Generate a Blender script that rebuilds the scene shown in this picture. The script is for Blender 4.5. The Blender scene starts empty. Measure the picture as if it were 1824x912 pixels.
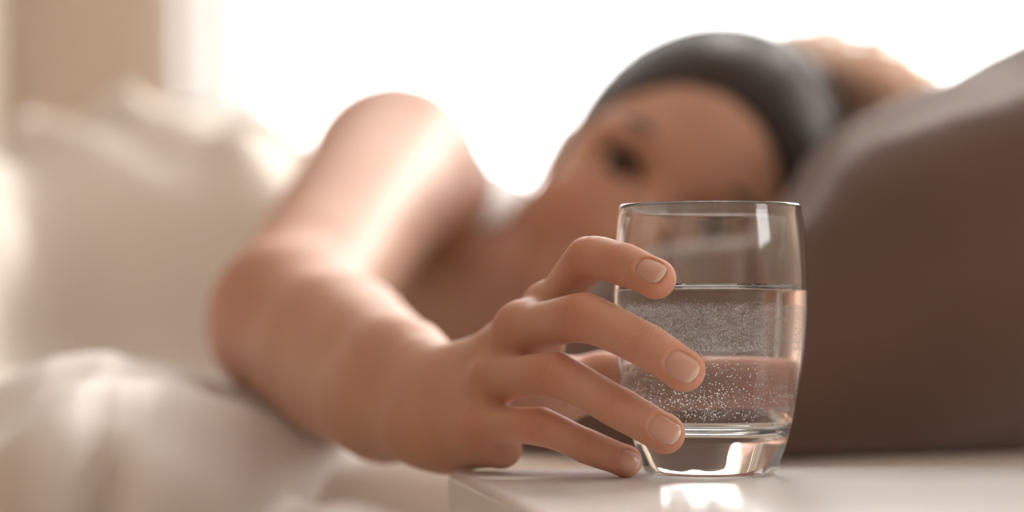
import bpy, bmesh, math, random
import numpy as np
from mathutils import Vector, Matrix, noise as mnoise

random.seed(7); rng = np.random.default_rng(7)
scene = bpy.context.scene
C = scene.collection

# ------------------------------------------------------------------ camera, world, light, exposure
FPX = 4300.0; HOR = 587.0; CAM_Z = 0.602
cam_d = bpy.data.cameras.new('camera'); cam = bpy.data.objects.new('camera', cam_d); C.objects.link(cam)
cam.location = (0, 0, CAM_Z); cam.rotation_euler = (math.pi/2, 0, 0)
cam_d.sensor_width = 36.0; cam_d.lens = 36.0*FPX/1824.0
cam_d.shift_y = (HOR-456.0)/1824.0
cam_d.clip_start = 0.02
cam_d.dof.use_dof = True; cam_d.dof.focus_distance = 0.838; cam_d.dof.aperture_fstop = 3.3
scene.camera = cam

w = bpy.data.worlds.new('sky'); scene.world = w; w.use_nodes = True
SKY = 7.0
bg = w.node_tree.nodes['Background']; bg.inputs[0].default_value = (1.0, 0.985, 0.965, 1); bg.inputs[1].default_value = SKY

scene.view_settings.view_transform = 'Standard'; scene.view_settings.look = 'None'
scene.view_settings.gamma = 1.0; scene.view_settings.use_curve_mapping = False
scene.view_settings.exposure = 0.0
scene.cycles.use_denoising = True; scene.cycles.max_bounces = 10; scene.cycles.diffuse_bounces = 4; scene.cycles.transmission_bounces = 10

# room dimensions and the window openings, one real and one added for fill (x0, x1, z0, z1)
RX0, RX1, RY0, RY1, RH = -1.9, 2.3, -1.5, 2.75, 2.55
WB = (-0.34, 2.15, 0.62, 2.40)      # back wall, behind the bed
W_FILL = (-0.72, 0.20, 0.98, 2.08)       # unseen opening added in the right wall as fill light (y0, y1, z0, z1)
def portal(name, loc, rot, sx, sy):
    l = bpy.data.lights.new(name, 'AREA'); l.shape = 'RECTANGLE'; l.size = sx; l.size_y = sy
    l.cycles.is_portal = True
    o = bpy.data.objects.new(name, l); C.objects.link(o); o.location = loc; o.rotation_euler = rot
portal('daylight_portal', ((WB[0]+WB[1])/2, RY1+0.16, (WB[2]+WB[3])/2), (-math.pi/2, 0, 0), WB[1]-WB[0], WB[3]-WB[2])
portal('daylight_portal', (RX1+0.16, (W_FILL[0]+W_FILL[1])/2, (W_FILL[2]+W_FILL[3])/2), (math.pi/2, 0, math.pi/2), W_FILL[1]-W_FILL[0], W_FILL[3]-W_FILL[2])  # portal for the added fill opening
SUN_E = 3.3
sl = bpy.data.lights.new('sun', 'SUN'); sl.energy = SUN_E; sl.angle = math.radians(11); sl.color = (1.0, 0.945, 0.87)
so = bpy.data.objects.new('sun', sl); C.objects.link(so)
so.rotation_euler = Vector((-0.58, -0.64, -0.50)).to_track_quat('-Z', 'Y').to_euler()

# ------------------------------------------------------------------ helpers
def P(px, py, D):                     # a point at distance D seen at that place of the 1824x912 frame
    return np.array([(px-912.0)/FPX*D, D, CAM_Z-(py-HOR)/FPX*D])

def mesh_obj(name, verts, faces, mat, parent=None, smooth=True):
    me = bpy.data.meshes.new(name)
    if isinstance(faces, np.ndarray):
        nv, nf, k = len(verts), len(faces), faces.shape[1]
        me.vertices.add(nv); me.vertices.foreach_set('co', np.asarray(verts, np.float32).ravel())
        me.loops.add(nf*k); me.loops.foreach_set('vertex_index', faces.astype(np.int32).ravel())
        me.polygons.add(nf); me.polygons.foreach_set('loop_start', np.arange(0, nf*k, k, dtype=np.int32))
        me.update(calc_edges=True); me.validate()
    else:
        me.from_pydata([tuple(v) for v in verts], [], faces); me.update()
    me.polygons.foreach_set('use_smooth', np.full(len(me.polygons), smooth, bool))
    o = bpy.data.objects.new(name, me); C.objects.link(o)
    for m in (mat if isinstance(mat, (list, tuple)) else [mat]): me.materials.append(m)
    if parent: o.parent = parent; o.matrix_parent_inverse = Matrix.Identity(4)
    return o

def tag(o, label=None, cat=None, group=None, kind=None):
    if label: o['label'] = label
    if cat: o['category'] = cat
    if group: o['group'] = group
    if kind: o['kind'] = kind
    return o

def empty(name, label=None, cat=None, kind=None, group=None):
    o = bpy.data.objects.new(name, None); C.objects.link(o); o.empty_display_size = 0.05
    return tag(o, label, cat, group, kind)

def box_bm(bm, lo, hi, bevel=0.0, mat=None):
    r = bmesh.ops.create_cube(bm, size=1.0)
    M = Matrix.Translation([(a+b)/2 for a, b in zip(lo, hi)]) @ Matrix.Diagonal([b-a for a, b in zip(lo, hi)]+[1])
    if mat is not None: M = mat @ M
    bmesh.ops.transform(bm, matrix=M, verts=r['verts'])
    if bevel:
        es = list({e for v in r['verts'] for e in v.link_edges})
        bmesh.ops.bevel(bm, geom=es, offset=bevel, segments=3, affect='EDGES', profile=0.5)

def bm_obj(name, bm, mat, parent=None, smooth=False):
    me = bpy.data.meshes.new(name); bm.to_mesh(me); bm.free()
    me.polygons.foreach_set('use_smooth', np.full(len(me.polygons), smooth, bool))
    o = bpy.data.objects.new(name, me); C.objects.link(o); me.materials.append(mat)
    if parent: o.parent = parent
    return o

def box(name, lo, hi, mat, parent=None, bevel=0.0, rot=None):
    bm = bmesh.new(); box_bm(bm, lo, hi, bevel, rot); return bm_obj(name, bm, mat, parent, bevel > 0)

def tube_mesh(paths, sides=6):        # paths: list of (points Nx3, radii N) -> verts, quads
    V, F = [], []
    for pts, rad in paths:
        pts = np.asarray(pts, float); n = len(pts)
        t = np.gradient(pts, axis=0); t /= np.linalg.norm(t, axis=1)[:, None]+1e-9
        ref = np.array([0.31, 0.2, 0.93]); a = np.cross(t, ref); a /= np.linalg.norm(a, axis=1)[:, None]+1e-9
        b = np.cross(t, a); base = len(V)*0 + sum(len(v) for v in V)
        ang = np.linspace(0, 2*math.pi, sides, endpoint=False)
        ring = pts[:, None]+np.asarray(rad)[:, None, None]*(np.cos(ang)[None, :, None]*a[:, None]+np.sin(ang)[None, :, None]*b[:, None])
        V.append(ring.reshape(-1, 3))
        for i in range(n-1):
            for j in range(sides):
                k = (j+1) % sides
                F.append((base+i*sides+j, base+i*sides+k, base+(i+1)*sides+k, base+(i+1)*sides+j))
    return np.vstack(V), np.array(F)

def grid_faces(nu, nv, wrap_u=False):
    F = []
    for i in range(nu if wrap_u else nu-1):
        for j in range(nv-1):
            k = (i+1) % nu
            F.append((i*nv+j, k*nv+j, k*nv+j+1, i*nv+j+1))
    return np.array(F)

def lathe(profile, n=96):             # profile [(r, z)] -> verts, faces ; closed with fans where r == 0
    V, F, rings = [], [], []
    for r, z in profile:
        if r < 1e-7:
            rings.append([len(V)]); V.append((0, 0, z))
        else:
            rings.append(list(range(len(V), len(V)+n)))
            for i in range(n):
                a = 2*math.pi*i/n; V.append((r*math.cos(a), r*math.sin(a), z))
    fr = []
    for q in range(len(rings)-1):
        A, B = rings[q], rings[q+1]
        for i in range(n):
            j = (i+1) % n
            if len(A) == 1 and len(B) == 1: continue
            if len(A) == 1: F.append((A[0], B[j], B[i]))
            elif len(B) == 1: F.append((A[i], A[j], B[0]))
            else: F.append((A[i], A[j], B[j], B[i]))
            fr.append(q)
    return V, F, fr

def fbm(x, y, z, oct=3):
    return mnoise.fractal(Vector((x, y, z)), 1.0, 2.0, oct)

# ------------------------------------------------------------------ materials
def new_mat(name):
    m = bpy.data.materials.new(name); m.use_nodes = True
    nt = m.node_tree; return m, nt, nt.nodes['Principled BSDF'], nt.nodes['Material Output']
def node(nt, typ, **kw):
    n = nt.nodes.new(typ)
    for k, v in kw.items():
        if k in n.inputs.keys() if isinstance(k, str) else False: n.inputs[k].default_value = v
        else: setattr(n, k, v)
    return n
def mathn(nt, op, a, b=None):
    n = nt.nodes.new('ShaderNodeMath'); n.operation = op
    for i, v in enumerate((a, b)):
        if v is None: continue
        if isinstance(v, (int, float)): n.inputs[i].default_value = v
        else: nt.links.new(v, n.inputs[i])
    return n.outputs[0]
def coords(nt, scale=(1, 1, 1), kind='Object'):
    tc = nt.nodes.new('ShaderNodeTexCoord'); mp = nt.nodes.new('ShaderNodeMapping')
    mp.inputs['Scale'].default_value = scale; nt.links.new(tc.outputs[kind], mp.inputs[0]); return mp.outputs[0]
def noise_tex(nt, vec, scale, detail=3, rough=0.5):
    n = nt.nodes.new('ShaderNodeTexNoise'); n.inputs['Scale'].default_value = scale
    n.inputs['Detail'].default_value = detail; n.inputs['Roughness'].default_value = rough
    nt.links.new(vec, n.inputs['Vector']); return n
def ramp(nt, fac, stops):
    r = nt.nodes.new('ShaderNodeValToRGB'); nt.links.new(fac, r.inputs[0])
    e = r.color_ramp.elements
    while len(e) < len(stops): e.new(0.5)
    for i, (p, c) in enumerate(stops): e[i].position = p; e[i].color = (*c, 1) if len(c) == 3 else c
    return r.outputs[0]
def bump(nt, height, strength, dist, bsdf, normal=None):
    b = nt.nodes.new('ShaderNodeBump'); b.inputs['Strength'].default_value = strength; b.inputs['Distance'].default_value = dist
    nt.links.new(height, b.inputs['Height'])
    if normal is not None: nt.links.new(normal, b.inputs['Normal'])
    nt.links.new(b.outputs[0], bsdf.inputs['Normal']); return b.outputs[0]

def fabric(name, c0, c1, weave=900.0, rough=0.85, bumpd=0.0006, sheen=0.25, scale=14):
    m, nt, b, out = new_mat(name)
    v = coords(nt); n = noise_tex(nt, v, scale, 4)
    nt.links.new(ramp(nt, n.outputs[0], [(0.3, c0), (0.7, c1)]), b.inputs['Base Color'])
    b.inputs['Roughness'].default_value = rough; b.inputs['Sheen Weight'].default_value = sheen
    w1 = nt.nodes.new('ShaderNodeTexWave'); w1.inputs['Scale'].default_value = weave; nt.links.new(v, w1.inputs[0])
    n2 = noise_tex(nt, v, 220, 2)
    bump(nt, mathn(nt, 'ADD', w1.outputs[1], n2.outputs[0]), 0.3, bumpd, b)
    return m

def plain(name, col, rough=0.5, **kw):
    m, nt, b, out = new_mat(name)
    v = coords(nt); n = noise_tex(nt, v, 6, 4)
    c0 = tuple(x*0.94 for x in col); nt.links.new(ramp(nt, n.outputs[0], [(0.3, c0), (0.7, col)]), b.inputs['Base Color'])
    b.inputs['Roughness'].default_value = rough
    for k, val in kw.items(): b.inputs[k].default_value = val
    return m

M_WALL = plain('wall_paint', (0.62, 0.50, 0.39), 0.9)
M_CEIL = plain('ceiling_paint', (0.85, 0.83, 0.80), 0.9)
M_FLOOR = plain('wood_floor', (0.55, 0.42, 0.30), 0.5)
M_TRIM = plain('white_trim', (0.85, 0.84, 0.82), 0.4)
M_LACQ = plain('white_lacquer', (0.85, 0.83, 0.825), 0.25)
M_LACQ.node_tree.nodes['Principled BSDF'].inputs['Coat Weight'].default_value = 0.12
M_LACQ.node_tree.nodes['Principled BSDF'].inputs['Coat Roughness'].default_value = 0.10
M_METAL = plain('brushed_metal', (0.6, 0.58, 0.55), 0.3, Metallic=1.0)
M_LINEN = fabric('cream_linen', (0.78, 0.71, 0.645), (0.84, 0.78, 0.72))
M_SHEET = fabric('pale_sheet', (0.84, 0.79, 0.765), (0.90, 0.86, 0.84))
M_BROWN = fabric('brown_cotton', (0.115, 0.062, 0.045), (0.15, 0.082, 0.060), scale=7)
M_MATT = fabric('mattress_cloth', (0.66, 0.58, 0.50), (0.72, 0.64, 0.56))
M_WHITE = fabric('white_jersey', (0.86, 0.83, 0.83), (0.91, 0.88, 0.88))

def mat_pane():
    m, nt, b, out = new_mat('window_glass'); nt.nodes.remove(b)
    t = nt.nodes.new('ShaderNodeBsdfTransparent'); g = nt.nodes.new('ShaderNodeBsdfGlossy'); g.inputs['Roughness'].default_value = 0.02
    mx = nt.nodes.new('ShaderNodeMixShader'); mx.inputs[0].default_value = 0.06
    nt.links.new(t.outputs[0], mx.inputs[1]); nt.links.new(g.outputs[0], mx.inputs[2]); nt.links.new(mx.outputs[0], out.inputs[0]); return m
M_PANE = mat_pane()
def mat_sheer():
    m, nt, b, out = new_mat('sheer_voile'); nt.nodes.remove(b)
    t = nt.nodes.new('ShaderNodeBsdfTransparent'); tr = nt.nodes.new('ShaderNodeBsdfTranslucent'); d = nt.nodes.new('ShaderNodeBsdfDiffuse')
    n = noise_tex(nt, coords(nt, (60, 60, 2)), 8, 2)
    c = ramp(nt, n.outputs[0], [(0.3, (0.84, 0.84, 0.85)), (0.7, (0.92, 0.92, 0.92))])
    nt.links.new(c, tr.inputs[0]); nt.links.new(c, d.inputs[0])
    m1 = nt.nodes.new('ShaderNodeMixShader'); m1.inputs[0].default_value = 0.55
    m2 = nt.nodes.new('ShaderNodeMixShader'); m2.inputs[0].default_value = 0.7
    nt.links.new(tr.outputs[0], m1.inputs[1]); nt.links.new(d.outputs[0], m1.inputs[2])
    nt.links.new(t.outputs[0], m2.inputs[1]); nt.links.new(m1.outputs[0], m2.inputs[2]); nt.links.new(m2.outputs[0], out.inputs[0]); return m
M_SHEER = mat_sheer()

def mat_glass(name, ior, smudge=False):
    m, nt, b, out = new_mat(name); nt.nodes.remove(b)
    g = nt.nodes.new('ShaderNodeBsdfGlass'); g.inputs['IOR'].default_value = ior; g.inputs['Roughness'].default_value = 0.0
    g.inputs['Color'].default_value = (0.985, 0.99, 0.99, 1)
    if smudge:                       # faint finger marks and dried streaks on the dry glass
        d = nt.nodes.new('ShaderNodeBsdfTranslucent'); d.inputs[0].default_value = (0.9, 0.88, 0.87, 1)
        d2 = nt.nodes.new('ShaderNodeBsdfDiffuse'); d2.inputs[0].default_value = (0.9, 0.88, 0.87, 1)
        dm = nt.nodes.new('ShaderNodeMixShader'); nt.links.new(d.outputs[0], dm.inputs[1]); nt.links.new(d2.outputs[0], dm.inputs[2])
        n1 = noise_tex(nt, coords(nt, (1, 1, 0.10)), 150, 5, 0.65)
        n2 = noise_tex(nt, coords(nt, (1, 1, 1)), 900, 2)
        r1 = mathn(nt, 'MULTIPLY', ramp(nt, n1.outputs[0], [(0.50, (0, 0, 0)), (0.80, (0.09, 0.09, 0.09))]), 1.0)
        r2 = ramp(nt, n2.outputs[0], [(0.70, (0, 0, 0)), (0.76, (0.18, 0.18, 0.18))])
        f = mathn(nt, 'ADD', r1, r2)
        mx = nt.nodes.new('ShaderNodeMixShader'); nt.links.new(f, mx.inputs[0])
        nt.links.new(g.outputs[0], mx.inputs[1]); nt.links.new(dm.outputs[0], mx.inputs[2]); nt.links.new(mx.outputs[0], out.inputs[0])
    else: nt.links.new(g.outputs[0], out.inputs[0])
    return m
M_GLASS = mat_glass('clear_glass', 1.5, True)
M_GLASS_CLEAN = mat_glass('clear_glass_base', 1.5)
M_WET = mat_glass('glass_to_water', 1.5/1.33)
M_WATER = mat_glass('water_surface', 1.33)
def mat_clear():
    m, nt, b, out = new_mat('water_body'); nt.nodes.remove(b)
    t = nt.nodes.new('ShaderNodeBsdfTransparent'); nt.links.new(t.outputs[0], out.inputs[0]); return m
M_CLEAR = mat_clear()
def mat_translucent(name, col, fac, rough):
    m, nt, b, out = new_mat(name); n = noise_tex(nt, coords(nt), 40, 2)
    c = ramp(nt, n.outputs[0], [(0.3, tuple(x*.93 for x in col)), (0.7, col)]); nt.links.new(c, b.inputs['Base Color']); b.inputs['Roughness'].default_value = rough
    t = nt.nodes.new('ShaderNodeBsdfTranslucent'); nt.links.new(c, t.inputs[0]); mx = nt.nodes.new('ShaderNodeMixShader'); mx.inputs[0].default_value = fac
    nt.links.new(b.outputs[0], mx.inputs[1]); nt.links.new(t.outputs[0], mx.inputs[2]); nt.links.new(mx.outputs[0], out.inputs[0]); return m
M_BUBBLE = mat_translucent('bubble', (0.99, 0.99, 0.99), 0.6, 0.1)
def bubble_shine(m):                  # air in water: bright rims from total reflection
    nt = m.node_tree; out = nt.nodes['Material Output']
    g = nt.nodes.new('ShaderNodeBsdfGlass'); g.inputs['IOR'].default_value = 0.752; g.inputs['Roughness'].default_value = 0.0
    t = nt.nodes.new('ShaderNodeBsdfGlossy'); t.inputs['Roughness'].default_value = 0.35; t.inputs[0].default_value = (1, 1, 1, 1)
    mx = nt.nodes.new('ShaderNodeMixShader'); mx.inputs[0].default_value = 0.45
    nt.links.new(g.outputs[0], mx.inputs[1]); nt.links.new(t.outputs[0], mx.inputs[2]); nt.links.new(mx.outputs[0], out.inputs[0])
bubble_shine(M_BUBBLE)

def mat_skin():
    m, nt, b, out = new_mat('skin')
    v = coords(nt)
    at = lambda n: (lambda a: (setattr(a, 'attribute_name', n), a)[1])(nt.nodes.new('ShaderNodeAttribute')).outputs['Fac']
    flush, lips, wu, wv, wm = at('flush'), at('lips'), at('wu'), at('wv'), at('wm')
    n1 = noise_tex(nt, v, 35, 4); n2 = noise_tex(nt, v, 260, 3)
    base = ramp(nt, n1.outputs[0], [(0.25, (0.555, 0.312, 0.225)), (0.75, (0.625, 0.375, 0.275))])
    def mix(fac, a, bcol):
        mx = nt.nodes.new('ShaderNodeMix'); mx.data_type = 'RGBA'; nt.links.new(fac, mx.inputs[0])
        nt.links.new(a, mx.inputs[6])
        if isinstance(bcol, tuple): mx.inputs[7].default_value = (*bcol, 1)
        else: nt.links.new(bcol, mx.inputs[7])
        return mx.outputs[2]
    ff = mathn(nt, 'MULTIPLY', flush, mathn(nt, 'ADD', mathn(nt, 'MULTIPLY', n1.outputs[0], 0.7), 0.55))
    col = mix(ff, base, (0.60, 0.21, 0.135)); col = mix(lips, col, (0.50, 0.17, 0.14))
    nt.links.new(col, b.inputs['Base Color'])
    b.inputs['Roughness'].default_value = 0.55; b.inputs['Specular IOR Level'].default_value = 0.36
    b.subsurface_method = 'RANDOM_WALK'
    b.inputs['Subsurface Weight'].default_value = 0.65
    b.inputs['Subsurface Radius'].default_value = (1.0, 0.34, 0.18); b.inputs['Subsurface Scale'].default_value = 0.0065
    # knuckle creases: fine curved lines across each finger joint
    nw = noise_tex(nt, v, 300, 2)
    ph = mathn(nt, 'ADD', wu, mathn(nt, 'MULTIPLY', nw.outputs[0], 0.0032))
    lines = mathn(nt, 'POWER', mathn(nt, 'ABSOLUTE', mathn(nt, 'SINE', mathn(nt, 'MULTIPLY', ph, 1900.0))), 0.5)
    hgt = mathn(nt, 'MULTIPLY', lines, wm)
    pores = nt.nodes.new('ShaderNodeTexVoronoi'); pores.inputs['Scale'].default_value = 1500; nt.links.new(v, pores.inputs['Vector'])
    b1 = bump(nt, hgt, 0.60, 0.0005, b)
    fine = mathn(nt, 'ADD', mathn(nt, 'MULTIPLY', pores.outputs['Distance'], 0.6), n2.outputs[0])
    bump(nt, fine, 0.16, 0.0005, b, b1)
    return m
M_SKIN = mat_skin()
def mat_nail():
    m, nt, b, out = new_mat('fingernail')
    a = nt.nodes.new('ShaderNodeAttribute'); a.attribute_name = 'edge'
    c = ramp(nt, a.outputs['Fac'], [(0.0, (0.70, 0.50, 0.44)), (0.10, (0.66, 0.36, 0.29)), (0.84, (0.68, 0.38, 0.31)), (0.92, (0.74, 0.55, 0.45))])
    nt.links.new(c, b.inputs['Base Color']); b.inputs['Roughness'].default_value = 0.24
    b.inputs['Subsurface Weight'].default_value = 0.3; b.inputs['Subsurface Radius'].default_value = (1, 0.4, 0.25); b.inputs['Subsurface Scale'].default_value = 0.002
    b.inputs['Coat Weight'].default_value = 0.4; b.inputs['Coat Roughness'].default_value = 0.15
    return m
M_NAIL = mat_nail()
def mat_hair():                       # combed hair: fine streaks running from the hairline to the back of the head
    m, nt, b, out = new_mat('dark_brown_hair')
    a = nt.nodes.new('ShaderNodeAttribute'); a.attribute_name = 'comb'
    n = nt.nodes.new('ShaderNodeTexNoise'); n.noise_dimensions = '2D'; n.inputs['Scale'].default_value = 1.0; n.inputs['Detail'].default_value = 4
    nt.links.new(a.outputs['Vector'], n.inputs['Vector'])
    nt.links.new(ramp(nt, n.outputs[0], [(0.35, (0.018, 0.011, 0.009)), (0.68, (0.085, 0.055, 0.042))]), b.inputs['Base Color'])
    b.inputs['Roughness'].default_value = 0.5; b.inputs['Specular IOR Level'].default_value = 0.35
    bump(nt, n.outputs[0], 0.9, 0.004, b); return m
M_HAIR = mat_hair()
M_HAIR_BACKLIT = mat_translucent('backlit_hair', (0.92, 0.78, 0.67), 0.6, 0.5)  # pale colour stands in for window backlight glowing through the hair
M_EYEW = plain('eye_white', (0.62, 0.57, 0.55), 0.2)
M_IRIS = plain('brown_iris', (0.045, 0.022, 0.014), 0.1)
M_LASH = plain('dark_lash', (0.02, 0.014, 0.012), 0.6)

# ------------------------------------------------------------------ room
def wall_with_hole(name, y0, y1, hole, mat, a0=RX0, a1=RX1):
    x0, x1, z0, z1 = hole; bm = bmesh.new()
    box_bm(bm, (a0, y0, 0), (x0, y1, RH)); box_bm(bm, (x1, y0, 0), (a1, y1, RH))
    box_bm(bm, (x0, y0, 0), (x1, y1, z0)); box_bm(bm, (x0, y0, z1), (x1, y1, RH))
    return tag(bm_obj(name, bm, mat), kind='structure')
wall_with_hole('wall_back', RY1, RY1+0.15, WB, M_WALL)
tag(box('wall_front', (RX0, RY0-0.15, 0), (RX1, RY0, RH), M_WALL), kind='structure')
tag(box('wall_left', (RX0-0.1, RY0, 0), (RX0, RY1, RH), M_WALL), kind='structure')
TURN = Matrix.Rotation(-math.pi/2, 4, 'Z')     # (x, y) -> (y, -x): the right wall is built along x and turned
HR = (-W_FILL[1], -W_FILL[0], W_FILL[2], W_FILL[3])
wr_ = wall_with_hole('wall_right', RX1, RX1+0.15, HR, M_WALL, -RY1, -RY0); wr_.data.transform(TURN)
tag(box('floor', (RX0, RY0, -0.1), (RX1, RY1, 0.0), M_FLOOR), kind='structure')
tag(box('ceiling', (RX0, RY0, RH), (RX1, RY1, RH+0.1), M_CEIL), kind='structure')
tag(box('baseboard_back', (RX0, RY1-0.015, 0), (RX1, RY1, 0.09), M_TRIM), kind='structure')
def window(name, hole, y, n_mull):
    x0, x1, z0, z1 = hole; r = empty(name, kind='structure')
    bm = bmesh.new(); f = 0.045
    box_bm(bm, (x0, y-0.03, z0), (x0+f, y+0.03, z1)); box_bm(bm, (x1-f, y-0.03, z0), (x1, y+0.03, z1))
    box_bm(bm, (x0, y-0.03, z0), (x1, y+0.03, z0+f)); box_bm(bm, (x0, y-0.03, z1-f), (x1, y+0.03, z1))
    bm_obj('window_frame', bm, M_TRIM, r)
    xs = np.linspace(x0+f, x1-f, n_mull+2)
    for k in range(n_mull+1): box('pane', (xs[k], y-0.003, z0+f), (xs[k+1], y+0.003, z1-f), M_PANE, r)
    for x in xs[1:-1]: box('mullion', (x-0.025, y-0.03, z0+f), (x+0.025, y+0.03, z1-f), M_TRIM, r)
    box('window_sill', (x0-0.04, min(y, y)-0.14, z0-0.025), (x1+0.04, y, z0), M_TRIM, r, bevel=0.004)
    return r
window('window_1', WB, RY1+0.08, 0)
for ch in window('fill_window', HR, RX1+0.08, 0).children: ch.data.transform(TURN)  # added window out of view, put in to light the camera side

def curtain(name, x0, x1, y, amp, nf, mat, label):
    nu, nv = 90, 12; V = []
    for i in range(nu):
        s = i/(nu-1)
        for j in range(nv):
            t = j/(nv-1); z = 0.02+t*(2.40)
            ph = s*nf*2*math.pi
            V.append((x0+(x1-x0)*s+0.012*math.sin(ph*2+0.5)*(1-t*0.5), y+amp*math.sin(ph)*(1-0.25*t)+0.01*math.sin(ph*0.37+3*t), z))
    o = mesh_obj(name, V, grid_faces(nu, nv), mat)
    return tag(o, label, 'curtain')
curtain('curtain', -0.372, -0.262, 2.63, 0.026, 3, M_SHEER, 'sheer white curtain gathered at the left edge of the bright window')
curtain('curtain', -0.86, -0.566, 2.62, 0.028, 5, M_LINEN, 'pale cream curtain hanging at far left beyond the beige wall strip')
cr = empty('curtain_rod', 'slim metal curtain rod along the top of the window wall', 'curtain rod')
V, F = tube_mesh([(np.array([[-0.95, 2.62, 2.43], [0.5, 2.62, 2.43], [2.0, 2.62, 2.43]]), [0.011]*3)], 12); mesh_obj('rod', V, F, M_METAL, cr)
for x in (-0.9, 0.6, 1.95): box('bracket', (x-0.01, 2.62, 2.42), (x+0.01, RY1, 2.44), M_METAL, cr)

# ------------------------------------------------------------------ bed, mattress
MZ = 0.545                           # top of the mattress
bed = empty('bed', 'cream upholstered bed under the mattress', 'bed')
box('side_rail', (-1.30, 1.03, 0.12), (0.80, 1.09, 0.34), M_MATT, bed, 0.012)
box('side_rail', (-1.30, 2.35, 0.12), (0.80, 2.41, 0.34), M_MATT, bed, 0.012)
box('slat_base', (-1.28, 1.09, 0.26), (0.80, 2.35, 0.30), M_MATT, bed, 0.004)
box('headboard', (0.80, 1.02, 0.10), (0.88, 2.42, 0.72), M_MATT, bed, 0.02)
for x in (-1.25, 0.82):
    for y in (1.06, 2.38): box('leg', (x-0.025, y-0.025, 0), (x+0.025, y+0.025, 0.13), M_MATT, bed, 0.004)
tag(box('mattress', (-1.27, 1.03, 0.30), (0.795, 2.40, MZ), M_MATT, None, 0.035), 'cream mattress with a fitted sheet carrying the sleeper', 'mattress')

# ------------------------------------------------------------------ nightstand
TZ = 0.55
ns = empty('nightstand', 'glossy white nightstand holding the glass of water', 'nightstand')
ns.location = (-0.024, 0.892, 0); ns.rotation_euler = (0, 0, math.radians(8.5))
box('table_top', (0, -0.46, TZ-0.035), (0.46, 0, TZ), M_LACQ, ns, 0.0035)
box('side_panel', (0.012, -0.45, 0.10), (0.030, -0.01, TZ-0.035), M_LACQ, ns, 0.002)
box('side_panel', (0.43, -0.45, 0.10), (0.448, -0.01, TZ-0.035), M_LACQ, ns, 0.002)
box('back_panel', (0.030, -0.022, 0.10), (0.43, -0.012, TZ-0.035), M_LACQ, ns)
box('bottom_panel', (0.030, -0.45, 0.10), (0.43, -0.022, 0.118), M_LACQ, ns)
for z0 in (0.122, 0.32):
    d = box('drawer', (0.033, -0.452, z0), (0.427, -0.434, z0+0.19), M_LACQ, ns, 0.002)
    V, F, _ = lathe([(0, 0), (0.006, 0), (0.006, 0.012), (0.014, 0.018), (0.014, 0.024), (0, 0.027)], 20)
    V = [(0.23+a, -0.452-c, z0+0.095+b) for a, b, c in V]; mesh_obj('knob', V, [tuple(reversed(f)) for f in F], M_METAL, d)
for x in (0.03, 0.41):
    for y in (-0.43, -0.05): box('leg', (x, y, 0), (x+0.02, y+0.02, 0.10), M_LACQ, ns, 0.002)

# ------------------------------------------------------------------ drinking glass and water
GC = P(1265, 845, 0.866); GX, GY = GC[0], GC[1]
g_key = [(0.0252, 0.0055), (0.0272, 0.0112), (0.0292, 0.0180), (0.0312, 0.0265), (0.0327, 0.0360), (0.0338, 0.0470), (0.0345, 0.0580),
         (0.03475, 0.0670), (0.0346, 0.0750), (0.0340, 0.0840), (0.0330, 0.0925), (0.0326, 0.0952)]
g_fit = np.polyfit([z for r, z in g_key], [r for r, z in g_key], 5)
r_out = lambda z: float(np.polyval(g_fit, z))
g_out = [(0.0, 0.0012), (0.019, 0.0010), (0.0205, 0.0), (0.0225, 0.0004), (0.0238, 0.0018), (0.0246, 0.0036)]+[(r_out(z), z) for z in np.linspace(0.0055, 0.0952, 44)]
rimz = 0.0966; rr0 = r_out(0.0952)
g_rim = [(rr0-.0001, 0.0961), (rr0-.0005, rimz), (rr0-.0009, rimz), (rr0-.0013, 0.0961)]
WZ = 0.0662                          # height of the water line
g_in_dry = [(r_out(z)-.0015, z) for z in np.linspace(0.0950, WZ, 14)]
g_in_wet = [(r_out(z)-.0015, z) for z in np.linspace(WZ, 0.0275, 18)[1:]]+[(0.0290, 0.0237), (0.0272, 0.0200), (0.0245, 0.0174), (0.020, 0.0160), (0.010, 0.0155), (0.0, 0.0154)]
prof = g_out+g_rim+g_in_dry+g_in_wet
V, F, fr = lathe(prof, 128)
glass = mesh_obj('drinking_glass', V, F, [M_GLASS, M_WET, M_GLASS_CLEAN])
nd = len(g_out)+len(g_rim)+len(g_in_dry)-1
glass.data.polygons.foreach_set('material_index', [1 if q >= nd else (2 if q < 14 else 0) for q in fr])
glass.location = (GX, GY, TZ)
tag(glass, 'clear rounded tumbler half full of sparkling water in the hand', 'glass')
eps = 0.00004
wprof = [(0.0, WZ-0.0004), (0.0285, WZ-0.0004), (0.0308, WZ-0.0002), (0.0322, WZ+0.0004), (0.0329, WZ+0.0010), (r_out(WZ)-.0015-eps, WZ+0.0017)] + [(max(r-eps, 0), z+(eps if r < 0.02 else 0)) for r, z in g_in_wet]
V, F, fr = lathe(wprof, 128)
water = mesh_obj('water', V, [tuple(reversed(f)) for f in F], [M_WATER, M_CLEAR])
water.data.polygons.foreach_set('material_index', [0 if q < 5 else 1 for q in fr]); water.location = (GX, GY, TZ)
tag(water, 'clear carbonated water filling the lower two thirds of the tumbler', 'water')
def r_in(z):
    pts = sorted([(zz, r) for r, zz in g_in_wet+g_in_dry]); return float(np.interp(z, [p[0] for p in pts], [p[1] for p in pts]))
ico = bmesh.new(); bmesh.ops.create_icosphere(ico, subdivisions=1, radius=1.0)
iv = np.array([v.co[:] for v in ico.verts]); ico.verts.index_update(); ifc = np.array([[v.index for v in f.verts] for f in ico.faces]); ico.free()
BV, BF = [], []; nb = 0
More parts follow.
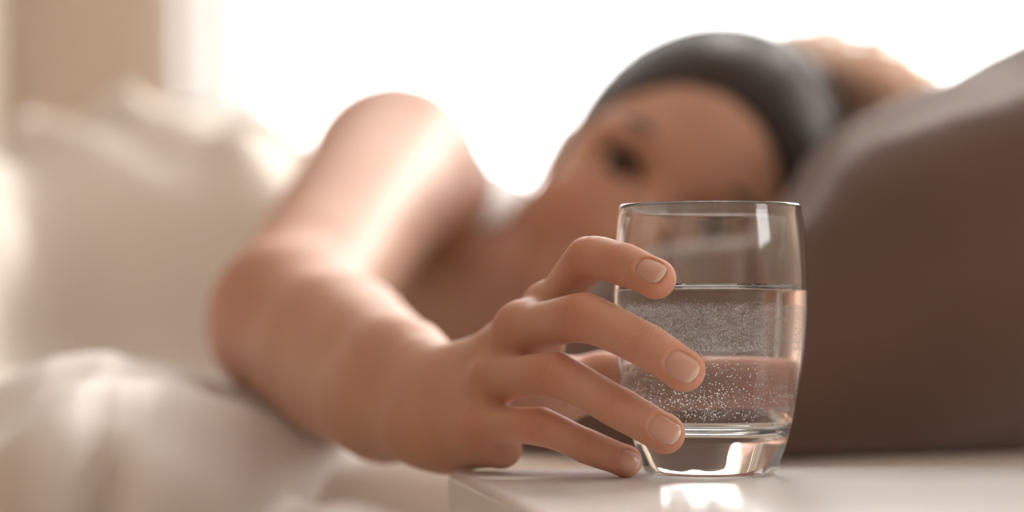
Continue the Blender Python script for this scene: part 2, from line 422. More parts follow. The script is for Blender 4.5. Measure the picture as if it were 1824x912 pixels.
for k in range(19000):
    u = random.random()
    if u < 0.76: z = random.uniform(0.0445, 0.0612+0.0008*random.gauss(0, 1))
    elif u < 0.87: z = random.uniform(0.026, 0.046)
    else: z = random.triangular(0.019, 0.034, 0.0225)
    a = random.uniform(0, 2*math.pi)
    if z < 0.044 and math.cos(a) > 0.1 and random.random() < 0.45: continue
    rb = random.uniform(0.00009, 0.00018) if z > 0.044 else random.uniform(0.00012, 0.00025)
    r = r_in(z)-rb*1.15-(abs(random.gauss(0, 0.0006)) if random.random() < 0.25 else 0)
    BV.append(iv*rb+np.array([r*math.cos(a), r*math.sin(a), z])); BF.append(ifc+nb*len(iv)); nb += 1
bub = mesh_obj('bubbles', np.vstack(BV), np.vstack(BF), M_BUBBLE, water); bub['kind'] = 'stuff'; bub['label'] = 'tiny white gas bubbles clinging to the glass wall'

# ------------------------------------------------------------------ signed distance modelling of the sleeper
def smin(a, b, k):
    if k <= 0: return np.minimum(a, b)
    h = np.maximum(k-np.abs(a-b), 0)/k
    return np.minimum(a, b)-h*h*k*0.25

class Cap:                            # tapered capsule with an optional waist
    def __init__(s, a, b, ra, rb, waist=0.0, k=0.004):
        s.a, s.b, s.ra, s.rb, s.w, s.k = np.asarray(a, np.float32), np.asarray(b, np.float32), ra, rb, waist, k
        r = max(ra, rb); s.lo = np.minimum(s.a, s.b)-r; s.hi = np.maximum(s.a, s.b)+r
    def d(s, X, Y, Z):
        ba = s.b-s.a; L = float(ba@ba)+1e-12
        x, y, z = X-s.a[0], Y-s.a[1], Z-s.a[2]
        h = np.clip((x*ba[0]+y*ba[1]+z*ba[2])/L, 0, 1)
        r = s.ra+(s.rb-s.ra)*h-s.w*4*h*(1-h)
        return np.sqrt((x-h*ba[0])**2+(y-h*ba[1])**2+(z-h*ba[2])**2)-r
class Ell:                            # ellipsoid with axes given as three orthonormal rows
    def __init__(s, c, R, axes=None, k=0.01):
        s.c, s.R, s.k = np.asarray(c, np.float32), np.asarray(R, np.float32), k
        s.A = np.eye(3, dtype=np.float32) if axes is None else np.asarray(axes, np.float32)
        e = np.sqrt(((s.A*s.R[:, None])**2).sum(0)); s.lo, s.hi = s.c-e, s.c+e
    def d(s, X, Y, Z):
        x, y, z = X-s.c[0], Y-s.c[1], Z-s.c[2]
        q = [(x*s.A[i, 0]+y*s.A[i, 1]+z*s.A[i, 2])/s.R[i] for i in range(3)]
        k0 = np.sqrt(q[0]**2+q[1]**2+q[2]**2)
        k1 = np.sqrt((q[0]/s.R[0])**2+(q[1]/s.R[1])**2+(q[2]/s.R[2])**2)+1e-9
        return k0*(k0-1)/k1

def field(groups, xs, ys, zs):        # groups: list of (prims, k, mode)
    F = np.full((len(xs), len(ys), len(zs)), 1.0, np.float32)
    xs32, ys32, zs32 = [np.asarray(a, np.float32) for a in (xs, ys, zs)]
    for prims, k, mode in groups:
        m = k+max(p.k for p in prims)+0.004
        lo = np.min([p.lo for p in prims], 0)-m; hi = np.max([p.hi for p in prims], 0)+m
        sl = [slice(max(int(np.searchsorted(a, l))-1, 0), int(np.searchsorted(a, h))+1) for a, l, h in zip((xs, ys, zs), lo, hi)]
        if min(s.stop-s.start for s in sl) < 1: continue
        G = np.full(tuple(len(range(*s.indices(n))) for s, n in zip(sl, F.shape)), 1.0, np.float32)
        for p in prims:
            mm = p.k+0.004
            s2 = [slice(max(int(np.searchsorted(a[s], l-mm))-1, 0), int(np.searchsorted(a[s], h+mm))+1) for a, s, l, h in zip((xs, ys, zs), sl, p.lo, p.hi)]
            X = xs32[sl[0]][s2[0]][:, None, None]; Y = ys32[sl[1]][s2[1]][None, :, None]; Z = zs32[sl[2]][s2[2]][None, None, :]
            G[tuple(s2)] = smin(G[tuple(s2)], p.d(X, Y, Z), p.k)
        s = tuple(sl)
        F[s] = smin(F[s], G, k) if mode == 'u' else -smin(-F[s], G, k)
    return F

def surface_nets(F, xs, ys, zs):
    S = F < 0
    cnt = np.zeros(tuple(n-1 for n in F.shape), np.int8)
    for i in (0, 1):
        for j in (0, 1):
            for k in (0, 1): cnt += S[i:F.shape[0]-1+i, j:F.shape[1]-1+j, k:F.shape[2]-1+k]
    act = np.argwhere((cnt > 0) & (cnt < 8)); N = len(act)
    cid = np.full(cnt.shape, -1, np.int32); cid[act[:, 0], act[:, 1], act[:, 2]] = np.arange(N)
    ax = [np.asarray(a, np.float64) for a in (xs, ys, zs)]
    acc = np.zeros((N, 3)); n = np.zeros(N)
    def corner(c): return F[act[:, 0]+c[0], act[:, 1]+c[1], act[:, 2]+c[2]].astype(np.float64)
    def pos(c): return np.stack([ax[d][act[:, d]+c[d]] for d in range(3)], 1)
    for d in range(3):
        o = [q for q in range(3) if q != d]
        for a in (0, 1):
            for b in (0, 1):
                c0 = [0, 0, 0]; c0[o[0]] = a; c0[o[1]] = b; c1 = list(c0); c1[d] = 1
                v0, v1 = corner(c0), corner(c1); m = (v0 < 0) != (v1 < 0)
                t = np.where(m, v0/np.where(m, v0-v1, 1), 0)
                p = pos(c0)*(1-t)[:, None]+pos(c1)*t[:, None]
                acc[m] += p[m]; n[m] += 1
    V = acc/n[:, None]
    Q = []
    for d in range(3):
        o = [(d+1) % 3, (d+2) % 3]
        a = [slice(1, -1)]*3; a[d] = slice(0, -1); b = [slice(1, -1)]*3; b[d] = slice(1, None)
        s0, s1 = S[tuple(a)], S[tuple(b)]
        e = np.argwhere(s0 != s1); sg = s0[e[:, 0], e[:, 1], e[:, 2]]
        e = e.copy(); e[:, o[0]] += 1; e[:, o[1]] += 1
        def cell(da, db):
            q = e.copy(); q[:, o[0]] += da; q[:, o[1]] += db; return cid[q[:, 0], q[:, 1], q[:, 2]]
        q = np.stack([cell(-1, -1), cell(0, -1), cell(0, 0), cell(-1, 0)], 1)
        q[~sg] = q[~sg][:, ::-1]; Q.append(q)
    Q = np.vstack(Q); Q = Q[(Q >= 0).all(1)]
    return V, Q
def relax(V, Q, it=1, lam=0.5, mask=None):
    for _ in range(it):
        acc = np.zeros_like(V); n = np.zeros(len(V))
        for a, b in ((0, 1), (1, 2), (2, 3), (3, 0)):
            np.add.at(acc, Q[:, a], V[Q[:, b]]); np.add.at(acc, Q[:, b], V[Q[:, a]]); np.add.at(n, Q[:, a], 1); np.add.at(n, Q[:, b], 1)
        W = V+lam*(acc/np.maximum(n, 1)[:, None]-V)
        V = W if mask is None else np.where(mask[:, None], W, V)
    return V
def axis(*segs):                      # segs: (start, stop, step) consecutive
    out = []
    for a, b, st in segs: n = max(int(round((b-a)/st)), 1); out.append(np.linspace(a, b, n, endpoint=False))
    out.append([segs[-1][1]]); return np.concatenate(out)

cm = 0.01
FING = {   # joints: MCP, PIP, DIP, tip as (px, py, distance, radius cm)
 'index':  [(982, 552, .888, .90), (1048, 463, .853, .84), (1110, 471, .8375, .76), (1167, 496, .8285, .67)],
 'middle': [(934, 590, .876, .95), (1040, 566, .838, .89), (1152, 616, .8265, .78), (1217, 659, .8225, .70)],
 'ring':   [(880, 677, .8755, .87), (990, 668, .842, .80), (1098, 724, .8355, .74), (1183, 772, .832, .67)],
 'pinky':  [(862, 758, .8720, .78), (963, 760, .849, .70), (1045, 795, .847, .63), (1113, 821, .849, .55)],
 'thumb':  [(868, 712, .910, 1.30), (1080, 680, .9145, 1.08), (1208, 668, .9125, .95), (1300, 663, .9090, .86)],
}
fj = {n: [P(*j[:3]) for j in v] for n, v in FING.items()}; fr_ = {n: [j[3]*cm for j in v] for n, v in FING.items()}
groups = []
# forearm and upper arm
wr_r, wr_u = P(806, 694, .915), P(782, 765, .911)
mid_r, mid_u = P(712, 662, .968), P(680, 727, .968)
el_r, el_u = P(615, 600, 1.07), P(580, 660, 1.07)
elbow = P(515, 575, 1.13); shoulder = P(703, 288, 1.40)
arm = [Cap(wr_r, mid_r, .0148, .0200, 0, .012), Cap(mid_r, el_r, .0200, .0275, -.001, .012),
       Cap(wr_u, mid_u, .0148, .0200, 0, .012), Cap(mid_u, el_u, .0200, .0275, -.001, .012),
       Cap(P(598, 630, 1.07), elbow, .033, .036, 0, .012),
       Cap(elbow, shoulder, .0375, .0465, .001, .012),
       Ell(P(742, 770, .920), (.0090, .0090, .0090), None, .012)]
groups.append((arm, 0.0, 'u'))
# palm: metacarpals, heel, thumb base
wrist = P(790, 715, .914)
palm = []
for n, (px, py, D, r) in (('index', (830, 694, .922, 1.05)), ('middle', (818, 706, .919, 1.1)), ('ring', (806, 738, .915, 1.1)), ('pinky', (803, 768, .912, 1.05))):
    a_ = P(px, py, D); palm.append(Cap(a_, a_+(fj[n][0]-a_)*.95, r*cm, fr_[n][0]*0.96, -.0014, .009))
palm += [Cap(P(824, 790, .900), P(893, 798, .876), .0090, .0076, 0, .010),
         Cap(P(840, 735, .912), P(935, 700, .905), .0115, .0125, 0, .008),
         Cap(P(900, 715, .900), P(985, 705, .905), .0120, .0110, 0, .008),
         Cap(P(905, 640, .893), P(960, 605, .9), .0105, .0095, 0, .008)]
groups.append((palm, .014, 'u'))
for n in ('thumb', 'index', 'middle', 'ring', 'pinky'):
    j, r = fj[n], fr_[n]; t = (j[3]-j[2])/np.linalg.norm(j[3]-j[2])
    if n == 'thumb':
        g = [Cap(j[0], j[1], r[0], r[1], 0, .004), Cap(j[1], j[2], r[1], r[2], .0010, .004), Cap(j[2], j[3], r[2], r[3], 0, .003)]
    else:
        cp = np.vstack([2*j[0]-j[1], j, 2*j[3]-j[2]]); pts, rad = [], []
        for q in range(3):
            p0, p1, p2, p3 = cp[q:q+4]
            for u in np.linspace(0, 1, 7)[(1 if q else 0):]:
                cr_ = .5*((2*p1)+(p2-p0)*u+(2*p0-5*p1+4*p2-p3)*u*u+(3*p1-p0-3*p2+p3)*u**3)
                pts.append(.35*(p1*(1-u)+p2*u)+.65*cr_); rad.append(r[q]*(1-u)+r[q+1]*u-(.0009, .0005, 0)[q]*4*u*(1-u))
        g = [Cap(pts[q], pts[q+1], rad[q], rad[q+1], 0, 0) for q in range(len(pts)-1)]
        # fleshy fingertip pad on the side of the glass
        g.append(Ell(j[3]+t*.0006+np.array([0, .0010, 0]), (r[3]*.97,)*3, None, .002))
    groups.append((g, {'thumb': .008, 'index': .006, 'middle': .006}.get(n, .0045), 'u'))
    if n in ('index', 'middle'):      # raised knuckle
        groups.append(([Ell(j[0]+np.array([-.0010, -.0008, .0012]), (r[0]*.90,)*3, None, .002)], .006, 'u'))
# torso, hips, legs (mostly under the duvet), neck
nb_ = np.array([0.015, 1.475, 0.63])
torso = [Cap(shoulder+np.array([.0, .005, -.012]), np.array([-.03, 1.49, .640]), .043, .048, 0, .03),
         Cap(np.array([-.04, 1.50, .620]), np.array([-.155, 1.62, .610]), .078, .078, 0, .03),
         Cap(np.array([-.155, 1.62, .610]), np.array([-.28, 1.74, .605]), .072, .085, 0, .03),
         Cap(np.array([.0, 1.42, .600]), np.array([-.07, 1.52, .600]), .050, .065, 0, .03),
         Cap(nb_, np.array([.075, 1.415, .64]), .045, .048, 0, .03),
         Cap(np.array([.0, 1.43, .605]), np.array([.045, 1.37, .585]), .038, .034, 0, .02),
         Cap(np.array([-.29, 1.76, .605]), np.array([-.42, 1.42, .595]), .072, .052, 0, .03),
         Cap(np.array([-.28, 1.78, .610]), np.array([-.50, 1.58, .595]), .070, .050, 0, .03),
         Cap(np.array([-.42, 1.42, .595]), np.array([-.66, 1.60, .595]), .050, .040, 0, .02)]
groups.append((torso, .03, 'u'))
# head: right axis, forward axis, up axis
E = P(1185, 352, 1.315)
hu = np.array([.60, .10, .79]); hu /= np.linalg.norm(hu)
hf = np.array([-.16, -1.0, .02]); hf -= hu*(hf@hu); hf /= np.linalg.norm(hf)
hr = np.cross(hf, hu)                 # towards her right ear (image upper left)
if hr[0] > 0: hr = -hr
HA = np.array([hr, hf, hu])
def H(r, f, u): return E+(hr*r+hf*f+hu*u)*cm
head = [Ell(H(0, -8.6, 3.2), (.074, .092, .088), HA, .01), Ell(H(0, -5.2, -1.0), (.064, .060, .100), HA, .02),
        Ell(H(0, -4.0, -7.2), (.047, .045, .042), HA, .02), Ell(H(0, -1.6, -10.2), (.020, .018, .016), HA, .015),
        Ell(H(3.6, -2.8, -3.2), (.027, .026, .024), HA, .015), Ell(H(-3.6, -2.8, -3.2), (.027, .026, .024), HA, .015),
        Ell(H(3.0, -.8, 1.6), (.025, .013, .009), HA, .010), Ell(H(-3.0, -.8, 1.6), (.025, .013, .009), HA, .010),
        Cap(H(7.1, -9.2, 1.3), H(6.8, -8.6, -2.8), .013, .009, 0, .006), Cap(H(-7.1, -9.2, 1.3), H(-6.8, -8.6, -2.8), .013, .009, 0, .006),
        Cap(H(0, -9.5, -5), H(0, -11, -12), .052, .052, 0, .03), Cap(H(0, -10.5, -10), np.array([.0, 1.455, .625]), .047, .046, 0, .03)]
groups.append((head, .02, 'u'))
groups.append(([Ell(H(3.1, .6, 0), (.019, .014, .011), HA, .006), Ell(H(-3.1, .6, 0), (.019, .014, .011), HA, .006)], .010, 's'))
groups.append(([Ell(H(3.1, -1.45, .55), (.0150, .0132, .0105), HA, .004), Ell(H(-3.1, -1.45, .55), (.0150, .0132, .0105), HA, .004), Ell(H(3.1, -1.5, -.75), (.0150, .0130, .0085), HA, .004), Ell(H(-3.1, -1.5, -.75), (.0150, .0130, .0085), HA, .004)], .005, 'u'))
groups.append(([Cap(H(0, -.3, .4), H(0, 1.6, -3.6), .0065, .0085, 0, .006), Ell(H(1.1, .6, -4.0), (.007, .007, .006), HA, .006), Ell(H(-1.1, .6, -4.0), (.007, .007, .006), HA, .006)], .008, 'u'))
groups.append(([Cap(H(-1.9, -.5, -6.3), H(1.9, -.5, -6.3), .005, .005, -.003, .003), Cap(H(-1.6, -.6, -7.4), H(1.6, -.6, -7.4), .005, .005, -.003, .003)], .006, 'u'))

xs = axis((-.74, -.30, .02), (-.30, -.05, .006), (-.05, -.035, .002), (-.035, .068, .0006), (.068, .075, .002), (.075, .21, .0045))
ys = axis((.806, .812, .002), (.812, .93, .0006), (.93, .95, .002), (.95, 1.2, .006), (1.2, 1.5, .0045), (1.5, 1.9, .02))
zs = axis((.52, .545, .006), (.545, .639, .0006), (.639, .645, .002), (.645, .82, .0048))
Fd = field(groups, xs, ys, zs)
# the bed and the table keep the sleeper on top of them
Fd[:, ys > 0.99, :] = np.maximum(Fd[:, ys > 0.99, :], (MZ+.001-zs)[None, None, :].astype(np.float32))
BVt, BQ = surface_nets(Fd, xs, ys, zs); del Fd
BVt = relax(BVt, BQ, 2, 0.45)
coarse = (BVt[:, 1] > 0.94)
BVt = relax(BVt, BQ, 10, 0.5, coarse)
wmask = (np.linalg.norm(BVt-P(815, 722, .905), axis=1) < .040) & (BVt[:, 0] < P(885, 700, .872)[0])
sub = BQ[wmask[BQ].any(1)]; ids = np.unique(sub); rm = np.full(len(BVt), -1); rm[ids] = np.arange(len(ids))
BVt[ids] = relax(BVt[ids], rm[sub], 120, 0.5, wmask[ids])

# per-vertex skin data
flush = np.zeros(len(BVt)); lips = np.zeros(len(BVt)); wu = np.full(len(BVt), .05); wv = np.zeros(len(BVt)); wm = np.zeros(len(BVt))
def pdist(p): return np.linalg.norm(BVt-p, axis=1)
VIEW = np.array([0, -1.0, 0.15])
for n in FING:
    j, r = fj[n], fr_[n]
    for q in (0, 1, 2):
        if n == 'thumb' and q == 0: continue
        d = pdist(j[q]); R = r[q]
        flush = np.maximum(flush, (0.45, 0.62, 0.40)[q]*np.exp(-(d/(R*1.35))**3))
        if q == 0: continue
        tt = (j[q+1]-j[q-1]); tt /= np.linalg.norm(tt)
        nrm = VIEW-tt*(VIEW@tt); nrm /= np.linalg.norm(nrm); bt = np.cross(tt, nrm)
        rel = BVt-j[q]; u, v, h = rel@tt, rel@bt, rel@nrm
        near = (d < R*1.9) & (np.abs(u) < .009)
        m = np.exp(-(u/.0042)**2)*np.exp(-(v/(R*.75))**4)*np.clip((h/R-.15)*2.5, 0, 1)*(1.0 if q == 1 else .7)
        up = near & (m > wm); wu[up] = (np.sign(u)*np.sqrt(u*u+(v*.35)**2))[up]; wv[up] = v[up]; wm[up] = m[up]
    d = pdist(j[3]); flush = np.maximum(flush, .60*np.exp(-(d/(r[3]*1.5))**3))
for c_ in (H(0, -.1, -6.3), H(0, -.1, -7.3)):
    rel = BVt-c_; lips = np.maximum(lips, np.exp(-((rel@hr)/.020)**4-((rel@hu)/.007)**2)*((rel@hf) > -.012))
flush = np.maximum(flush, .35*np.exp(-(pdist(H(3.6, -1, -3.2))/.025)**2)); flush = np.maximum(flush, .35*np.exp(-(pdist(H(-3.6, -1, -3.2))/.025)**2))
for c_ in (P(470, 585, 1.12),): flush = np.maximum(flush, .3*np.exp(-(pdist(c_)/.04)**2))

# nails: recess in the skin and a separate plate
NAIL = {'index': (.46, .44, 1.12, .84, (0, -1, .34)), 'middle': (.48, .44, 1.22, .94, (.05, -1, .10)), 'ring': (.46, .46, 1.18, .88, (.10, -1, .22)),
        'pinky': (.42, .38, .86, .70, (.05, -1, .26)), 'thumb': (.5, .5, 1.2, 1.1, (-.5, 1, .5))}
nail_specs = []
for n, (back, fwd, L, W, g) in NAIL.items():
    j, r = fj[n], fr_[n]; t = j[3]-j[2]; t /= np.linalg.norm(t)
    g = np.array(g, float); nn = g-t*(g@t); nn /= np.linalg.norm(nn); b = np.cross(nn, t)
    r0 = r[3]; c0 = j[3]; L, W = L*cm, W*cm; u1 = r0*.86; u0 = u1-L
    rel = BVt-c0; u, v, h = rel@t, rel@b, rel@nn
    near = (pdist(c0) < .02) & (h > 0)
    su = (u-(u0+u1)/2)/(L/2); sv = v/(W/2); rr = (np.abs(su)**2.7+np.abs(sv)**2.7)**(1/2.7)
    dz = np.where(rr < 1, -.00075*np.clip((1.06-rr)/.16, 0, 1), .00016*np.exp(-((rr-1.18)/.14)**2))
    dz = np.where((su > .7) & (rr >= 1), 0, dz)
    BVt[near] += (nn[None]*dz[:, None])[near]
    nail_specs.append((n, c0, t, b, nn, r0, u0, u1, W))

person = mesh_obj('person', BVt, BQ, M_SKIN)
tag(person, 'woman lying on her side in bed, bare arm reaching to hold the glass', 'person')
for nm, arr in (('flush', flush), ('lips', lips), ('wu', wu), ('wv', wv), ('wm', wm)):
    a = person.data.attributes.new(nm, 'FLOAT', 'POINT'); a.data.foreach_set('value', arr.astype(np.float32))

for n, c0, t, b, nn, r0, u0, u1, W in nail_specs:
    nu, nv = 22, 17; top = []; edge = []
    for i in range(nu):
        s = i/(nu-1); u = u0+(u1-u0)*s
        # outline: rounded cuticle, rounded free edge
        q = 2*s-1; wid = W/2*max(1-abs(q)**2.7, 0.0)**(1/2.7) if abs(q) < 1 else 0
        wid = max(wid, W*.10)
        for k in range(nv):
            v = (2*k/(nv-1)-1)*wid
            hr_ = r0*.985-.00012*(1-s) if True else 0
            hz = math.sqrt(max(hr_**2-(v*1.02)**2, 1e-9)) - max(0, u)**2/(2*r0)*.62 - (.0004*(1-s/.14) if s < .14 else 0)
            top.append(c0+t*u+b*v+nn*hz); edge.append(s)
    top = np.array(top); bot = top-nn*.00045
    Vn = np.vstack([top, bot]); Fq = grid_faces(nu, nv); N = len(top)
    Fn = [tuple(f) for f in Fq]+[tuple(reversed(f+N)) for f in Fq]
    ringi = [i*nv for i in range(nu)]+[(nu-1)*nv+k for k in range(1, nv)]+[i*nv+nv-1 for i in range(nu-2, -1, -1)]+[k for k in range(nv-2, 0, -1)]
    for a_, b_ in zip(ringi, ringi[1:]+ringi[:1]): Fn.append((a_, b_, b_+N, a_+N))
    o = mesh_obj('fingernail', Vn, Fn, M_NAIL, person)
    bm = bmesh.new(); bm.from_mesh(o.data); bmesh.ops.recalc_face_normals(bm, faces=bm.faces); bm.to_mesh(o.data); bm.free()
    at = o.data.attributes.new('edge', 'FLOAT', 'POINT'); at.data.foreach_set('value', np.array(edge+edge, np.float32))

# eyes, brows, lashes
for s in (1, -1):
    V, F = [], []
    ec = H(3.1*s, -1.3, 0); R = .0125
    bm = bmesh.new(); bmesh.ops.create_uvsphere(bm, u_segments=24, v_segments=16, radius=R); bmesh.ops.translate(bm, verts=bm.verts, vec=Vector(ec)); eye = bm_obj('eye', bm, M_EYEW, person, True)
    bm = bmesh.new(); bmesh.ops.create_uvsphere(bm, u_segments=20, v_segments=12, radius=.0074)
    bmesh.ops.transform(bm, matrix=Matrix.Translation(Vector(ec+hf*.0085)) @ Matrix(np.array([hr, hu, hf]).T.tolist()).to_4x4() @ Matrix.Diagonal((1, 1, .75, 1)), verts=bm.verts); bm_obj('iris', bm, M_IRIS, eye, True)
    pts = [H(s*(1.2+4.2*q), .22-2.6*max(q-.3, 0)**2, 1.75+.65*math.sin(math.pi*min(q*1.0, 1))) for q in np.linspace(0, 1, 9)]
    V, F = tube_mesh([(pts, [.0018, .0032, .0036, .0036, .0034, .003, .0025, .0018, .0008])], 8); mesh_obj('eyebrow', V, F, M_LASH, person)
    lash = [(np.array([H(s*(1.7+2.9*q), .05-.8*(q-.5)**2, .75*math.sin(math.pi*q)*.8+.1), H(s*(1.7+2.9*q+.15*(q-.4)), .35, .62*math.sin(math.pi*q)+.18), H(s*(1.7+2.9*q+.3*(q-.4)), .70, .62*math.sin(math.pi*q)+.42)]), [.0004, .0003, .0001]) for q in np.linspace(0, 1, 26)]
    lid = [(np.array([H(s*(1.6+3.1*q), .06-.9*(q-.5)**2, .78*math.sin(math.pi*q)*.85) for q in np.linspace(0, 1, 10)]), [.0016]*10)]
    V, F = tube_mesh(lash+lid, 5); mesh_obj('eyelashes', V, F, M_LASH, person)

# hair: a combed cap and loose strands spilling over the pillow
hg = [([Ell(H(0, -9.0, 3.9), (.083, .096, .093), HA, .01), Ell(H(0, -13.5, -1.5), (.072, .062, .080), HA, .03)], 0, 'u'),
      ([Ell(H(0, 3.2, -5.0), (.082, .090, .112), HA, .01)], .02, 's'),
      ([Cap(H(0, -16, 1.0), H(-1, -18, 3.0), .032, .030, 0, .02)], .02, 'u')]
hc = H(0, -10, 2)
hx, hy, hz_ = [np.arange(c_-.17, c_+.17, .004) for c_ in hc]
HF = field(hg, hx, hy, hz_); HV, HQ = surface_nets(HF, hx, hy, hz_); HV = relax(HV, HQ, 3)
hairo = mesh_obj('hair', HV, HQ, M_HAIR, person)
rl = HV-H(0, -9.0, 3.9); an_ = np.arctan2(rl@hr, rl@hu)
ca = hairo.data.attributes.new('comb', 'FLOAT_VECTOR', 'POINT'); ca.data.foreach_set('vector', np.stack([np.abs(an_)*45, (rl@hf)*12, np.zeros(len(HV))], 1).astype(np.float32).ravel()); hairo['label'] = 'dark brown hair combed back from the forehead'
paths = []; hcen = H(0, -9.0, 3.9); HD_ = HV-hcen; HR_ = np.linalg.norm(HD_, axis=1); HD_ = HD_/HR_[:, None]
def hair_r(d):
    q = np.exp((HD_@d-1)*2500); return float((q*HR_).sum()/q.sum())
for k in range(700):                  # combed strands lying on the cap
    a = random.uniform(-2.0, 2.0)
    d0 = np.array([math.sin(a), .62*max(math.cos(a), -.2)+.05, .85*math.cos(a)]); d0 /= np.linalg.norm(d0)
    d1 = np.array([random.gauss(0, .25), -1, random.gauss(-.1, .25)]); d1 /= np.linalg.norm(d1)
    s0 = random.uniform(0, .35); pts = []
    for q in np.linspace(s0, min(1, s0+random.uniform(.35, .7)), 9):
        d = d0*(1-q)+d1*q; d /= np.linalg.norm(d); d = hr*d[0]+hf*d[1]+hu*d[2]
        pts.append(hcen+d*(hair_r(d)+.0004))
    paths.append((np.array(pts), np.array([.0005]+[.0009]*7+[.0004])))
V, F = tube_mesh(paths, 4); o = mesh_obj('combed_strands', V, F, M_HAIR, person); o['kind'] = 'stuff'
paths = []
for k in range(1500):
    a = random.uniform(-1.3, 1.2); st = H(7.5*math.sin(a)*.9, -9-random.uniform(0, 8), 3.5+8.8*math.cos(a))
    en = P(random.gauss(1565, 60), random.gauss(190, 45), random.uniform(1.38, 1.58)); mid = (st+en)/2+np.array([random.gauss(.0, .014), random.gauss(.03, .02), random.uniform(.0, .045)])
    s = np.linspace(0, 1, 9)[:, None]; pts = (1-s)**2*st+2*s*(1-s)*mid+s*s*en
    paths.append((pts, np.linspace(.0011, .0008, 9)))
V, F = tube_mesh(paths, 4); o = mesh_obj('hair_strands', V, F, M_HAIR_BACKLIT, person); o['kind'] = 'stuff'; o['label'] = 'loose hair strands falling behind the head, coloured pale as if backlit'

# white top: follows the chest below the neck
me = person.data; nrm = np.zeros(len(BVt)*3, np.float32); me.vertices.foreach_get('normal', nrm); nrm = nrm.reshape(-1, 3)
dshould = np.linalg.norm(BVt-shoulder, axis=1)
ab = shoulder-elbow; hh = np.clip(((BVt-elbow)@ab)/(ab@ab), 0, 1); darm = np.linalg.norm(BVt-elbow-hh[:, None]*ab, axis=1)
tm = (BVt[:, 0] < -.03+.72*(BVt[:, 2]-.63)+.02) & (BVt[:, 0] > -.30) & (darm > .057) & (BVt[:, 1] > 1.33)
fq = BQ[tm[BQ].all(1)]; used = np.unique(fq); remap = np.full(len(BVt), -1); remap[used] = np.arange(len(used))
if len(fq):
    o = mesh_obj('white_top', BVt[used]+nrm[used]*.003, remap[fq], M_WHITE, person); o['label'] = 'white sleeveless top'
    bm = bmesh.new(); bm.from_mesh(o.data)
    bmesh.ops.bisect_plane(bm, geom=bm.verts[:]+bm.edges[:]+bm.faces[:], plane_co=(-.03, 1.4, .63), plane_no=(1, 0, -.72), clear_outer=True)
    bmesh.ops.bisect_plane(bm, geom=bm.verts[:]+bm.edges[:]+bm.faces[:], plane_co=(-.07, 1.4, .630), plane_no=(.55, 0, -1), clear_outer=True)
    bm.to_mesh(o.data); bm.free()

# ------------------------------------------------------------------ pillow
pa = np.array([.90, .10, .43]); pa /= np.linalg.norm(pa)
pn = np.array([-.40, -.05, .90]); pn -= pa*(pn@pa); pn /= np.linalg.norm(pn); pd = np.cross(pn, pa)
def pillow(name, c, R, axes, mat, label, fold_seed, dent=True):
    nu, nv = 110, 70; V = []
    A, B_, Cc = axes
    for i in range(nu):
        th = 2*math.pi*i/nu
        for j in range(nv):
            ph = -math.pi/2+math.pi*j/(nv-1)
            sp = lambda x, e: math.copysign(abs(x)**e, x)
            a = sp(math.cos(ph), .55)*sp(math.cos(th), .62); b = sp(math.cos(ph), .55)*sp(math.sin(th), .62); z = sp(math.sin(ph), 1.0)
            z *= (1-.35*max(abs(a), abs(b))**6)
            p = c+A*(a*R[0])+B_*(b*R[1])+Cc*(z*R[2])
            # creases running from where the head presses
            f = .0045*math.sin(b*9+5*fbm(p[0]*4, p[1]*4, p[2]*5+fold_seed))*(1-abs(a))**.5 + .006*fbm(p[0]*9, p[1]*9, p[2]*14+fold_seed)
            p = p+Cc*(f*math.tanh(z*4))
            V.append(p)
    V = np.array(V)
    if dent:
        ctr = H(0, -7.5, 1.0); rel = V-ctr; q = np.stack([rel@hr/.082, rel@hf/.105, rel@hu/.105], 1); l = np.linalg.norm(q, axis=1)
        top = (V-c)@Cc > -.02
        s = np.clip((1.35-l)/.35, 0, 1); s = s*s*(3-2*s)
        V[top] -= (Cc[None]*(.050*s)[:, None])[top]
        e2 = np.sqrt(((V[:, 0]-.062)/.085)**2+((V[:, 1]-1.20)/.20)**2); s2 = np.clip((1.25-e2)/.5, 0, 1); s2 = s2*s2*(3-2*s2)
        V[:, 2] = np.where(V[:, 2] > .640, V[:, 2]*(1-s2)+(.640+.2*(V[:, 2]-.640))*s2, V[:, 2])
        V[:, 2] = np.maximum(V[:, 2], MZ+.002)
    return tag(mesh_obj(name, V, grid_faces(nu, nv, True), mat), label, 'pillow')
pillow('pillow', P(1632, 530, 1.245), (.27, .19, .092), (pa, pd, pn), M_BROWN, 'plump dark brown pillow under the head at right', 3.1)

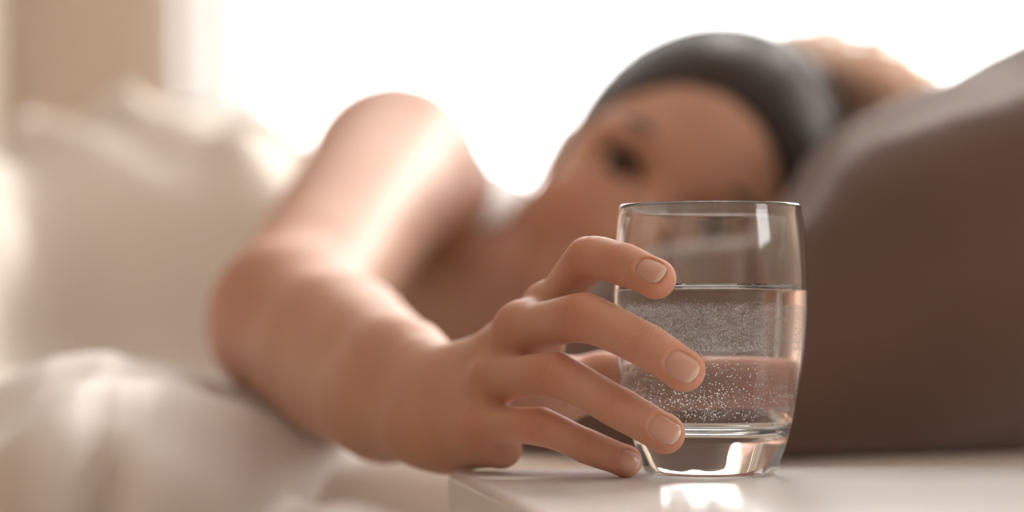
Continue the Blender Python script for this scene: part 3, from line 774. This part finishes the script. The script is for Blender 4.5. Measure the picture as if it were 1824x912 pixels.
# ------------------------------------------------------------------ duvet and bunched sheet
def duvet():
    nu, nv = 150, 130; x0, x1, y0, y1 = -1.0, -.035, 1.10, 2.20; V = []
    def caph(x, y, a, b, ra, rb):
        a, b = np.array(a), np.array(b); ba = b[:2]-a[:2]; h = ((x-a[0])*ba[0]+(y-a[1])*ba[1])/(ba@ba); h = min(max(h, 0), 1)
        r = ra+(rb-ra)*h; zc = a[2]+(b[2]-a[2])*h; d = math.hypot(x-a[0]-h*ba[0], y-a[1]-h*ba[1])
        return zc+math.sqrt(r*r-d*d) if d < r else -1
    Z = np.zeros((nu, nv))
    for i in range(nu):
        for j in range(nv):
            x = x0+(x1-x0)*i/(nu-1); y = y0+(y1-y0)*j/(nv-1)
            z = MZ+.03
            for cpp in (((-.09, 1.53, .570), (-.19, 1.61, .585), .105, .145), ((-.19, 1.61, .585), (-.262, 1.65, .596), .145, .152),
                        ((-.33, 1.74, .610), (-.425, 1.34, .598), .112, .105), ((-.425, 1.34, .59), (-.68, 1.60, .59), .105, .09), ((-.33, 1.80, .59), (-.52, 1.60, .59), .12, .10)):
                z = max(z, caph(x, y, *cpp))
            Z[i, j] = z
    for _ in range(6):
        Zp = np.pad(Z, 1, mode='edge'); Z = (Zp[1:-1, 1:-1]*2+Zp[:-2, 1:-1]+Zp[2:, 1:-1]+Zp[1:-1, :-2]+Zp[1:-1, 2:])/6
    for i in range(nu):
        for j in range(nv):
            x = x0+(x1-x0)*i/(nu-1); y = y0+(y1-y0)*j/(nv-1); z = Z[i, j]
            f = .028*fbm(x*8, y*5, 1.3, 3)-.020*abs(fbm(x*13+2, y*9, 7.7, 2))+.007*math.sin((x*1.2+y*.5)*48+7*fbm(x*3, y*3, 5))
            ed = min(1, (x1-x)/.05)
            x_ = x-.05*(1-ed)*0; V.append((x+.01*fbm(x*6, y*6, 8), y+.012*fbm(x*6, y*6, 3), z+f*min(1, (z-MZ)/.06)+.006-.02*(1-ed)))
    o = mesh_obj('duvet', V, grid_faces(nu, nv), M_LINEN)
    s = o.modifiers.new('thickness', 'SOLIDIFY'); s.thickness = .022; s.offset = -1
    return tag(o, 'cream linen duvet draped over the hips and legs', 'duvet')
duvet()

def sheet():
    nu, nv = 190, 90; V = []
    key = [(-60, 770), (0, 725), (90, 680), (180, 658), (270, 672), (350, 712), (430, 752), (520, 795), (620, 838), (720, 880), (860, 905), (960, 915)]
    for i in range(nu):
        px = -60+i/(nu-1)*1000
        top = float(np.interp(px, [k[0] for k in key], [k[1] for k in key])); D0 = 1.045
        cd = float(np.interp(px, [-60, 240, 460], [.088, .088, .030])); zt = CAM_Z-(top-HOR)/FPX*D0; x = (px-912)/FPX*D0
        for j in range(nv):
            s = j/(nv-1)
            if s < .30:               # on the bed, sloping up to the crest
                q = s/.30; y = 1.28-.215*q; z = MZ+.012+(zt-MZ-.012)*(math.sin(q*math.pi/2)**2)
            elif s < .55:             # the broad crest, sloping gently towards the near edge
                q = (s-.30)/.25; y = 1.065-cd*q; z = zt-.024*q**1.6
            elif s < .65:             # over the rounded edge
                q = (s-.55)/.10; a = q*math.pi/2; y = 1.065-cd-.022*math.sin(a); z = zt-.024-.022*(1-math.cos(a))
            else:                     # hanging down
                q = (s-.65)/.35; y = 1.043-cd-.008*q; z = zt-.046-.34*q
            hang = max(0, min(1, (s-.50)/.20))
            pl = math.sin(x*95+4*fbm(x*5, z*3, 2))*.5+math.sin(x*210+3*fbm(x*7, z*5, 9))*.28
            y += -.028*hang*pl-.020*hang*fbm(x*9, z*7, 4); z += .004*fbm(x*14, y*14, 6)+.0055*math.sin(x*52-y*46+5*fbm(x*7, y*7, 2))*(1-hang)
            V.append((x, y, z))
    G = np.array(V).reshape(nu, nv, 3)
    for _ in range(8): G[:, 1:-1] = (G[:, :-2]+2*G[:, 1:-1]+G[:, 2:])/4
    V = G.reshape(-1, 3)
    o = mesh_obj('bed_sheet', V, grid_faces(nu, nv), M_SHEET)
    s = o.modifiers.new('thickness', 'SOLIDIFY'); s.thickness = .006; s.offset = -1
    return tag(o, 'pale rumpled bed sheet bunched over the near edge of the mattress', 'bed sheet')
sheet()
